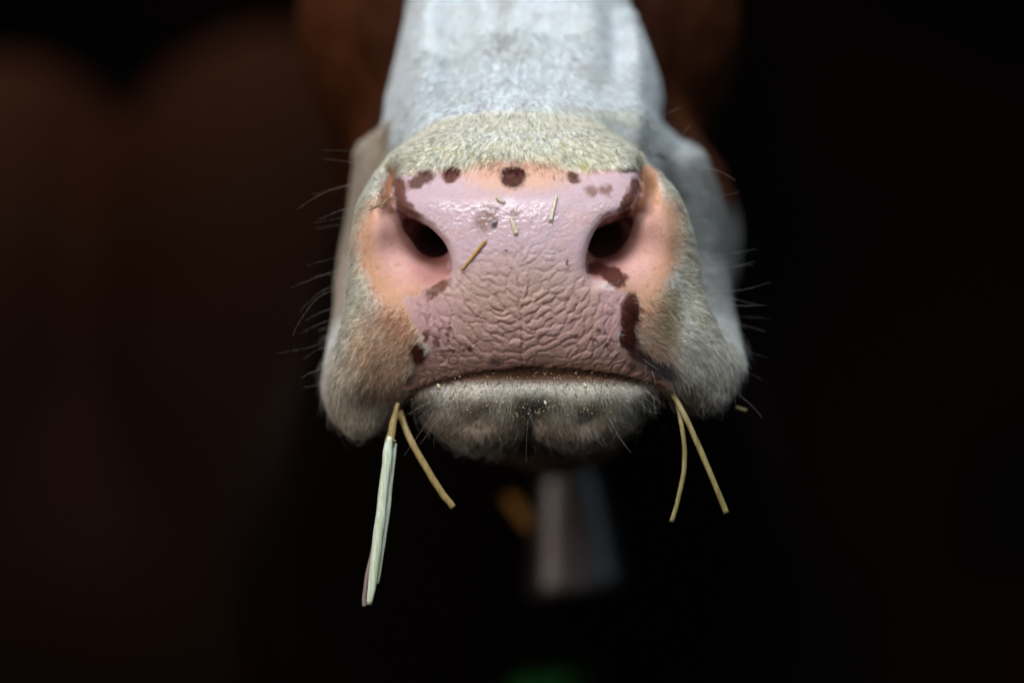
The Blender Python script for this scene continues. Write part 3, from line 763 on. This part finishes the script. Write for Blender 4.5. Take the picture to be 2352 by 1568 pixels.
whisker_mat, _, _ = material('whisker', (0.50, 0.46, 0.41), 0.4, 0.5)
WH = [  # front-view polylines, thickness
    [(885, 345), (820, 347), (735, 345)], [(850, 384), (800, 372), (738, 364)], [(860, 402), (790, 428), (715, 447)], [(870, 420), (800, 425), (740, 445), (680, 482)],
    [(812, 478), (780, 484), (730, 505)], [(812, 498), (770, 502), (712, 515)], [(812, 515), (775, 518), (722, 526)], [(815, 592), (770, 592), (700, 612)],
    [(810, 612), (755, 626), (665, 662)], [(800, 622), (740, 632), (680, 655)], [(800, 648), (740, 668), (686, 716)], [(795, 660), (735, 680), (690, 735), (672, 770)],
    [(790, 700), (740, 716), (700, 735)], [(785, 725), (730, 745), (690, 765)], [(795, 770), (720, 795), (636, 812)], [(780, 788), (735, 800), (690, 830)],
    [(770, 830), (730, 848), (690, 868)], [(765, 860), (730, 882), (698, 890)], [(760, 900), (740, 925), (725, 960)], [(790, 970), (785, 1010), (810, 1040)],
    [(1480, 290), (1530, 262), (1573, 243)], [(1500, 355), (1555, 320), (1594, 278)], [(1610, 385), (1650, 392), (1690, 415)], [(1625, 458), (1660, 450), (1700, 440)],
    [(1620, 590), (1670, 584), (1740, 572)], [(1625, 602), (1670, 604), (1730, 610)], [(1630, 615), (1690, 612), (1735, 600)], [(1620, 662), (1690, 668), (1770, 648)],
    [(1620, 672), (1680, 685), (1740, 700)], [(1640, 690), (1700, 702), (1760, 700)], [(1640, 722), (1700, 727), (1770, 730)], [(1650, 740), (1700, 745), (1760, 762)],
    [(1660, 780), (1710, 805), (1765, 820)], [(1690, 850), (1720, 855), (1755, 875)], [(1690, 900), (1725, 930), (1752, 960)],
    [(1215, 940), (1210, 1000), (1208, 1068)], [(1228, 935), (1215, 960), (1190, 1010)], [(1210, 935), (1226, 975), (1260, 1015)], [(1222, 945), (1250, 980), (1310, 1010)],
    [(1080, 950), (1100, 1000), (1120, 1062)], [(1110, 960), (1130, 1020), (1140, 1050)], [(1040, 930), (1000, 970), (965, 1020)], [(1015, 920), (985, 940), (955, 965)],
    [(1400, 960), (1420, 1000), (1450, 1040)], [(1480, 930), (1510, 965), (1530, 990)], [(1000, 940), (960, 1000), (925, 1050)], [(1060, 250), (1050, 270), (1045, 300)]]
r = np.random.default_rng(77)
for w in WH:
    side = abs(w[0][0] - M) > 250
    d0 = (190 if side else 70) + r.uniform(-20, 20); d1 = d0 - r.uniform(-60, 120)
    m = len(w); P3 = []
    for i, (px, pv) in enumerate(w):
        dd = d0 + (d1 - d0) * i / (m - 1); k = 1 + dd / D0
        P3.append((1176 + (px - 1176) * k, 784 + (pv - 784) * k, dd))
    C = curve3(P3, 5); rr = np.linspace(1.0, 0.25, len(C)) * r.uniform(0.14, 0.27) * S
    V_, F_ = tube_mesh(world(C), rr, 5)
    py_mesh('whisker', V_, F_, whisker_mat, cow)

# ---------------------------------------------------------------- straws and chaff
def straw_material(name, c1, c2, scale=60, rough=0.45, axis_streak=True):
    m, nt, b = material(name, c1, rough, 0.5)
    tc = nt.nodes.new('ShaderNodeTexCoord'); mp = nt.nodes.new('ShaderNodeMapping'); mp.inputs['Scale'].default_value = (1100, 1100, 30)
    nz = nt.nodes.new('ShaderNodeTexNoise'); nz.inputs['Scale'].default_value = 1.0; nz.inputs['Detail'].default_value = 3
    rp = nt.nodes.new('ShaderNodeValToRGB'); rp.color_ramp.elements[0].color = (*c1, 1); rp.color_ramp.elements[1].color = (*c2, 1)
    rp.color_ramp.elements[0].position = 0.38; rp.color_ramp.elements[1].position = 0.62
    nt.links.new(tc.outputs['Object'], mp.inputs[0]); nt.links.new(mp.outputs[0], nz.inputs['Vector']); nt.links.new(nz.outputs['Fac'], rp.inputs[0])
    nt.links.new(rp.outputs[0], b.inputs['Base Color'])
    return m
pale_straw = straw_material('pale_straw', (0.76, 0.78, 0.70), (0.52, 0.60, 0.33))
gold_straw = straw_material('gold_straw', (0.36, 0.25, 0.09), (0.24, 0.16, 0.05))
dull_straw = straw_material('dull_straw', (0.32, 0.26, 0.10), (0.20, 0.15, 0.05))
node_mat, _, _ = material('straw_node', (0.30, 0.23, 0.13), 0.7)
white_chaff = straw_material('white_chaff', (0.78, 0.74, 0.58), (0.60, 0.50, 0.30))

def dev(pts):   # (x, v, d) apparent -> real
    out = []
    for px, pv, dd in pts:
        k = 1 + dd / D0; out.append((1176 + (px - 1176) * k, 784 + (pv - 784) * k, dd))
    return out
def straw(name, pts, rad, mat, label, cat='straw', flat=0.6, n=6, parent=None, group=None, taper=None):
    C = curve3(dev(pts), n); rr = np.full(len(C), rad * S) if taper is None else np.interp(np.linspace(0, 1, len(C)), *taper) * rad * S
    q_ = np.arange(len(C)); rr = rr * (1 + 0.08 * noise(q_ / 1.7, q_ * 0 + pts[0][0], seed=5)); C = C + 1.0 * np.c_[noise(q_ / 2.3, q_ * 0 + pts[0][0], seed=6), q_ * 0, noise(q_ / 2.3, q_ * 0 + pts[0][0], seed=8)]
    V_, F_ = tube_mesh(world(C), rr, 10, flat); o = py_mesh(name, V_, F_, mat, parent)
    if parent is None: tag(o, label, cat, group)
    return o
G = 'straws hanging from the mouth'
# thick split stalk on the left: two halves, knot, dark sheath
big = straw('straw_stalk', [(914, 925, 95), (904, 965, 85), (896, 1010, 72), (893, 1020, 70)], 10, gold_straw, 'thick pale green-white split straw hanging lowest from the left mouth corner', taper=([0, .4, 1], [.5, .9, 1.25]), group=G)
straw('stem', [(895, 1002, 66), (885, 1090, 56), (872, 1200, 44), (860, 1300, 36), (848, 1388, 30)], 12.0, pale_straw, None, parent=big, taper=([0, .12, .85, 1], [.5, 1, .9, .5]))
straw('stem', [(906, 1018, 78), (897, 1100, 70), (886, 1200, 58), (874, 1290, 50), (866, 1340, 46)], 7.5, pale_straw, None, parent=big, taper=([0, .2, 1], [.9, 1, .6]))
straw('knot', [(886, 1009, 68), (896, 1011, 66), (908, 1013, 70)], 5, node_mat, None, parent=big, flat=1, taper=([0, .5, 1], [.5, 1, .5]))
straw('sheath', [(862, 1230, 52), (848, 1300, 50), (838, 1360, 48), (836, 1392, 46)], 5, straw_material('sheath', (0.22, 0.15, 0.13), (0.30, 0.22, 0.2)), None, parent=big)
straw('straw', [(918, 945, 120), (940, 1005, 90), (985, 1085, 70), (1018, 1135, 60), (1042, 1165, 55)], 8, gold_straw, 'short golden straw slanting right beside the thick stalk', group=G)
straw('straw', [(1545, 905, 110), (1578, 965, 80), (1612, 1040, 66), (1645, 1120, 58), (1668, 1178, 55)], 6.5, dull_straw, 'straight olive straw slanting right under the right mouth corner', group=G)
straw('straw', [(1558, 930, 105), (1568, 990, 84), (1573, 1060, 76), (1562, 1130, 70), (1542, 1198, 66)], 5.5, dull_straw, 'thin kinked straw bending left under the right mouth corner', group=G)
straw('straw', [(1690, 935, 260), (1714, 943, 255)], 4, dull_straw, 'tiny blurred straw bit at the lower right lip', group=None)

vert_w = CV
def on_surface(px, pv, lift=3):
    m = (np.abs(CV[:, 0] - px) < 14) & (np.abs(CV[:, 1] - pv) < 14) & (CV[:, 2] < 200)
    q = CV[m]; w_ = 1 / ((q[:, 0] - px) ** 2 + (q[:, 1] - pv) ** 2 + 4)
    return (q[:, 2].min() + (q[:, 2] * w_).sum() / w_.sum()) / 2 - lift
def chip(name, pts, rad, mat, label, cat, taper=None, flat=0.4, lift=3):
    ps = []
    for px, pv in pts:
        dd = on_surface(px, pv, lift); ps.append((px, pv, dd))
    C = curve3(ps, 5); rr = np.interp(np.linspace(0, 1, len(C)), *(taper or ([0, 1], [1, 1]))) * rad * S
    V_, F_ = tube_mesh(world(C), rr, 8, flat); o = py_mesh(name, V_, F_, mat); tag(o, label, cat); return o
chip('straw_bit', [(1278, 448), (1272, 475), (1264, 507)], 4.4, white_chaff, 'pale straw piece lying upright on the right of the nose', 'straw bit', ([0, .8, 1], [.8, .9, 1.2]))
chip('straw_bit', [(1117, 552), (1100, 572), (1080, 597), (1060, 621)], 3.6, straw_material('ochre_straw', (0.62, 0.36, 0.10), (0.48, 0.26, 0.06)), 'golden brown straw piece lying diagonally left of the nose centre', 'straw bit', ([0, .3, 1], [.7, 1.1, .6]))
chip('straw_bit', [(1171, 500), (1178, 515), (1186, 538)], 5.2, white_chaff, 'white flake of straw at the centre of the nose', 'straw bit', ([0, .6, 1], [.35, 1, 1.1]))
chip('straw_bit', [(1141, 452), (1148, 460), (1160, 464)], 4.4, white_chaff, 'smallest white chaff flake below the dark central spot', 'straw bit', ([0, .5, 1], [1, .7, .8]))
chip('straw_bit', [(1428, 460), (1424, 476), (1418, 492)], 1.9, straw_material('yellow_straw', (0.62, 0.42, 0.06), (0.5, 0.3, 0.05)), 'tiny yellow sliver on the dark rim over the right nostril', 'straw bit')
chip('twig', [(906, 452), (886, 452), (876, 466), (862, 470), (845, 480)], 2.2, node_mat, 'dark thin twig caught beside the left nostril wing', 'twig', lift=2)

# crumbs: uncountable feed dust on lip and nose band
def crumbs(name, n, w, seed, size, palette, label):
    P, N = sample(n, w, seed); r = np.random.default_rng(seed)
    dirs = np.array([(1, 0, 0), (-1, 0, 0), (0, 1, 0), (0, -1, 0), (0, 0, 1), (0, 0, -1)], float)
    tris = np.array([(0, 2, 4), (2, 1, 4), (1, 3, 4), (3, 0, 4), (2, 0, 5), (1, 2, 5), (3, 1, 5), (0, 3, 5)])
    V_, T_, C_ = [], [], []
    for i in range(n):
        s = size[0] + (size[1] - size[0]) * r.random() ** 2.5
        R = np.linalg.qr(r.normal(size=(3, 3)))[0] * np.array([1, r.uniform(.4, 1), r.uniform(.3, .8)]) * s
        V_.append(P[i] + N[i] * (9 + 7 * r.random()) + (dirs * r.uniform(.7, 1.2, (6, 1))) @ R.T); T_.append(tris + 6 * i)
        C_.append(np.repeat(np.array([palette[r.integers(len(palette))]]) * r.uniform(.7, 1.2), 6, 0))
    m, _, _ = material(name, attr='col', rough=0.6)
    o = np_mesh(name, world(np.concatenate(V_)), np.concatenate(T_), m, None, np.concatenate(C_), smooth=False)
    tag(o, label, 'crumbs', None, 'stuff'); return o
lw = ar * visible * (cen[:, 2] < 260) * (polysd(BASE, cen[:, 0], cen[:, 1]) > -4) * ell(cen[:, 0], cen[:, 1], 1235, 905, 215, 38, 0, .6)
crumbs('feed_crumbs', 900, lw, 41, (1.0, 3.6), [(0.45, 0.40, 0.28), (0.5, 0.33, 0.10), (0.55, 0.52, 0.42), (0.12, 0.10, 0.07), (0.4, 0.3, 0.12)], 'yellow and grey feed crumbs stuck to the lower lip')
bw = ar * visible * (cen[:, 2] < 180) * (cen[:, 1] > 275) * (cen[:, 1] < 385) * (np.abs(cen[:, 0] - M) < 290)
crumbs('hay_dust', 130, bw, 43, (1.2, 3.2), [(0.65, 0.52, 0.10), (0.7, 0.66, 0.4), (0.18, 0.16, 0.08), (0.4, 0.36, 0.15)], 'yellow hay dust in the pale fur band above the nose')
for (px, pv, s, lab) in ((1007, 889, 7, 'white crumb at the left end of the mouth line'), (1253, 926, 5.5, 'white crumb under the centre of the lower lip'), (1345, 886, 6.5, 'white crumb on the upper right of the lower lip')):
    dd = on_surface(px, pv, 14)
    C = [(px - s * .5, pv - s, dd), (px, pv, dd - 2), (px + s * .4, pv + s, dd)]
    V_, F_ = tube_mesh(world(curve3(C, 3)), np.interp(np.linspace(0, 1, 7), [0, .5, 1], [.3, 1, .3]) * s * .7 * S, 7, .8)
    tag(py_mesh('crumb', V_, F_, white_chaff), lab, 'crumb')

# ---------------------------------------------------------------- cowbell and its strap, out of focus under the chin
metal, mnt, mb = material('bell_metal', (0.20, 0.17, 0.16), 0.38, 0.5, Metallic=0.7)
nz = mnt.nodes.new('ShaderNodeTexNoise'); nz.inputs['Scale'].default_value = 30
rp = mnt.nodes.new('ShaderNodeValToRGB'); rp.color_ramp.elements[0].color = (0.045, 0.025, 0.017, 1); rp.color_ramp.elements[1].color = (0.13, 0.125, 0.128, 1)
mtc = mnt.nodes.new('ShaderNodeTexCoord'); mnt.links.new(mtc.outputs['Object'], nz.inputs['Vector'])
mnt.links.new(nz.outputs['Fac'], rp.inputs[0]); mnt.links.new(rp.outputs[0], mb.inputs['Base Color'])
BD = 2100; kk = 1 + BD / D0
def bxy(px, pv): return (1176 + (px - 1176) * kk, 784 + (pv - 784) * kk)
bell = bpy.data.objects.new('cowbell', None); COL.objects.link(bell)
bell.location = W(*bxy(1322, 1360), BD)
tag(bell, 'blurred grey-brown metal cowbell hanging below the chin', 'bell')
def local(V_): return [tuple(np.array(q) - np.array(bell.location)) for q in V_]
# superellipse sections from crown to mouth
secs = [(1296, 1050, 30, 30), (1298, 1062, 58, 50), (1303, 1100, 76, 60), (1312, 1180, 92, 72), (1318, 1260, 106, 84), (1322, 1320, 116, 96), (1324, 1348, 120, 102), (1324, 1358, 112, 96)]
V_, F_ = [], []; seg = 32
def ring(cx, cv, rx, rd):
    X, Vv = bxy(cx, cv)
    for k in range(seg):
        t = 2 * math.pi * k / seg; c, s = math.cos(t), math.sin(t)
        V_.append(W(X + kk * rx * math.copysign(abs(c) ** .8, c), Vv - 20 * math.copysign(abs(c) ** .8, c), BD + kk * rd * math.copysign(abs(s) ** .8, s)))
for s_ in secs: ring(*s_)
for (cx, cv, rx, rd) in reversed(secs): ring(cx, cv + (6 if cv < 1100 else 0), rx - 5, rd - 5)
n = len(V_) // seg
for i in range(n - 1):
    for k in range(seg): F_.append((i * seg + k, i * seg + (k + 1) % seg, (i + 1) * seg + (k + 1) % seg, (i + 1) * seg + k))
F_.append(tuple(range(seg))); F_.append(tuple(range((n - 1) * seg, n * seg))[::-1])
py_mesh('bell_body', local(V_), F_, metal, bell)
X, Vv = bxy(1298, 1058)
P3 = [(X - 45, Vv + 12, BD), (X - 40, Vv - 40, BD), (X, Vv - 58, BD), (X + 40, Vv - 40, BD), (X + 45, Vv + 12, BD)]
V2, F2 = tube_mesh(world(curve3(P3, 5)), np.full(21, 9 * S), 8); py_mesh('hanging_loop', local(V2), F2, metal, bell)
X, Vv = bxy(1318, 1200)
V2, F2 = tube_mesh(world(curve3([(X, Vv, BD), (X, Vv + 90, BD), (X, Vv + 160, BD)], 6)), np.interp(np.linspace(0, 1, 13), [0, .7, 1], [5, 6, 22]) * S, 8); py_mesh('clapper', local(V2), F2, metal, bell)
# strap: an orange band round the neck, passing through the loop
strap_mat, _, _ = material('strap_webbing', (0.42, 0.17, 0.02), 0.7)
loop = spline([bxy(1300, 1262), bxy(1205, 1195), bxy(1130, 1075), bxy(1075, 920), bxy(990, 700), bxy(1000, 450), bxy(1150, 330), bxy(1316, 310), bxy(1440, 360), bxy(1480, 520), bxy(1460, 760), bxy(1380, 940), bxy(1352, 1050), bxy(1352, 1160)], 6)
tt = np.linspace(0, 2 * math.pi, len(loop), endpoint=False)
sp = [(p[0], p[1], BD + 150 + 1100 * (1 - math.cos(t)) / 2) for p, t in zip(loop, tt)]
V2, F2 = [], []
for i, (px, pv, dd) in enumerate(sp):
    for (a_, b_) in ((-16, -50), (16, -50), (16, 50), (-16, 50)):
        e_ = loop[(i + 1) % len(loop)] - loop[i - 1]; e_ = e_ / np.linalg.norm(e_); nx_, nv_ = -e_[1], e_[0]
        V2.append(W(px + nx_ * a_, pv + nv_ * a_, dd + b_))
    for k in range(4):
        j = (i + 1) % len(loop); F2.append((i * 4 + k, i * 4 + (k + 1) % 4, j * 4 + (k + 1) % 4, j * 4 + k))
tag(py_mesh('neck_strap', V2, F2, strap_mat, None, False), 'blurred orange neck strap above the cowbell', 'strap')

# ---------------------------------------------------------------- out of focus surroundings
def simple_sdf_mesh(name, fn, lo, hi, step, mat, parent=None):
    ax = [np.arange(lo[i], hi[i], step) for i in range(3)]
    X, Y, Z = np.meshgrid(*ax, indexing='ij')
    Fd = fn(X, Y, Z); Fd[0] = Fd[-1] = 1; Fd[:, 0] = Fd[:, -1] = 1; Fd[:, :, 0] = Fd[:, :, -1] = 1
    V_, Q_ = surface_nets(Fd, *ax); return np_mesh(name, world(V_), Q_, mat, parent)
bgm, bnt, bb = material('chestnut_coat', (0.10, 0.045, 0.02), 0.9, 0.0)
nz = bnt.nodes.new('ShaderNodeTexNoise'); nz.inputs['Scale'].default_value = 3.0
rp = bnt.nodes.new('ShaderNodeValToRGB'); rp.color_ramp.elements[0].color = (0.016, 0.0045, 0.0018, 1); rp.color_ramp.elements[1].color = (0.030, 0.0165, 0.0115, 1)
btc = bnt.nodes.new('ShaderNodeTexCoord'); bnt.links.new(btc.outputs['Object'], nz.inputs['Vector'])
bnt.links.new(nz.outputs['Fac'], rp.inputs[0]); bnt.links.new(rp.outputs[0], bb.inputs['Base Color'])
def R(px, pv, d): 
    k = 1 + d / D0; return (1176 + (px - 1176) * k, 784 + (pv - 784) * k, d)
def bgcow(X, Y, Z):
    f = ellip(X, Y, Z, R(640, 890, 8300), (1080, 1720, 1500))
    f = smin(f, ellip(X, Y, Z, R(20, 900, 8700), (940, 1640, 1700)), 90)
    f = smin(f, ellip(X, Y, Z, R(300, 1300, 8500), (1500, 1300, 1500)), 200)
    for px, dd in ((150, 8000), (650, 8300), (100, 9200), (500, 9300)):
        p = R(px, 1300, dd); f = smin(f, capsule(X, Y, Z, (*p, 330), (p[0], p[1] + 2200, p[2], 170)), 160)
    return f
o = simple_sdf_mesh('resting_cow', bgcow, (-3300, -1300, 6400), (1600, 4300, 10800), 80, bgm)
tag(o, 'blurred dark brown cow body behind at the far left', 'cow')

backdrop_m, wnt, wb = material('dark_backdrop', (0.01, 0.006, 0.004), 0.9, 0.1)  # mottled near-black for the plain sheet added behind everything
nz = wnt.nodes.new('ShaderNodeTexNoise'); nz.inputs['Scale'].default_value = 1.3
rp = wnt.nodes.new('ShaderNodeValToRGB'); rp.color_ramp.elements[0].color = (0.006, 0.004, 0.004, 1); rp.color_ramp.elements[1].color = (0.035, 0.009, 0.005, 1)
rp.color_ramp.elements[0].position = .45; rp.color_ramp.elements[1].position = .7
wtc = wnt.nodes.new('ShaderNodeTexCoord'); wnt.links.new(wtc.outputs['Object'], nz.inputs['Vector']); wnt.links.new(nz.outputs['Fac'], rp.inputs[0]); wnt.links.new(rp.outputs[0], wb.inputs['Base Color'])
backdrop = py_mesh('background', [(-4, 3.4, -1.2), (4, 3.4, -1.2), (4, 3.4, 3), (-4, 3.4, 3), (-4, 3.5, -1.2), (4, 3.5, -1.2), (4, 3.5, 3), (-4, 3.5, 3)],
    [(0, 1, 2, 3), (7, 6, 5, 4), (0, 4, 5, 1), (1, 5, 6, 2), (2, 6, 7, 3), (3, 7, 4, 0)], backdrop_m, None, False)
tag(backdrop, 'dark brown background', 'background', kind='structure')
ground = py_mesh('ground', [(-6, -3, -1.2), (6, -3, -1.2), (6, 6, -1.2), (-6, 6, -1.2)], [(0, 1, 2, 3)], material('ground', (0.02, 0.014, 0.01), 0.95)[0], None, False)
tag(ground, 'dark ground', 'ground', kind='structure')
# green tuft glinting far below
gm, _, _ = material('green_blade', (0.012, 0.22, 0.03), 0.6)
V_, F_ = [], []; r = np.random.default_rng(3)
for i in range(46):
    c = R(1235 + r.normal(0, 22), 1640, 3300 + r.uniform(-60, 60)); tx, tv = r.normal(0, 60), -r.uniform(150, 230)
    a_, f_ = tube_mesh(world(curve3([c, (c[0] + tx * .4, c[1] + tv * .6, c[2]), (c[0] + tx, c[1] + tv, c[2])], 3)), np.linspace(9, 1, 7) * S, 4)
    F_ += [tuple(q + len(V_) for q in f) for f in f_]; V_ += a_
tag(py_mesh('grass_tuft', V_, F_, gm), 'blurred dark green grass tuft at the bottom centre', 'grass')
print('script', round(time.time() - T0, 1), 's')
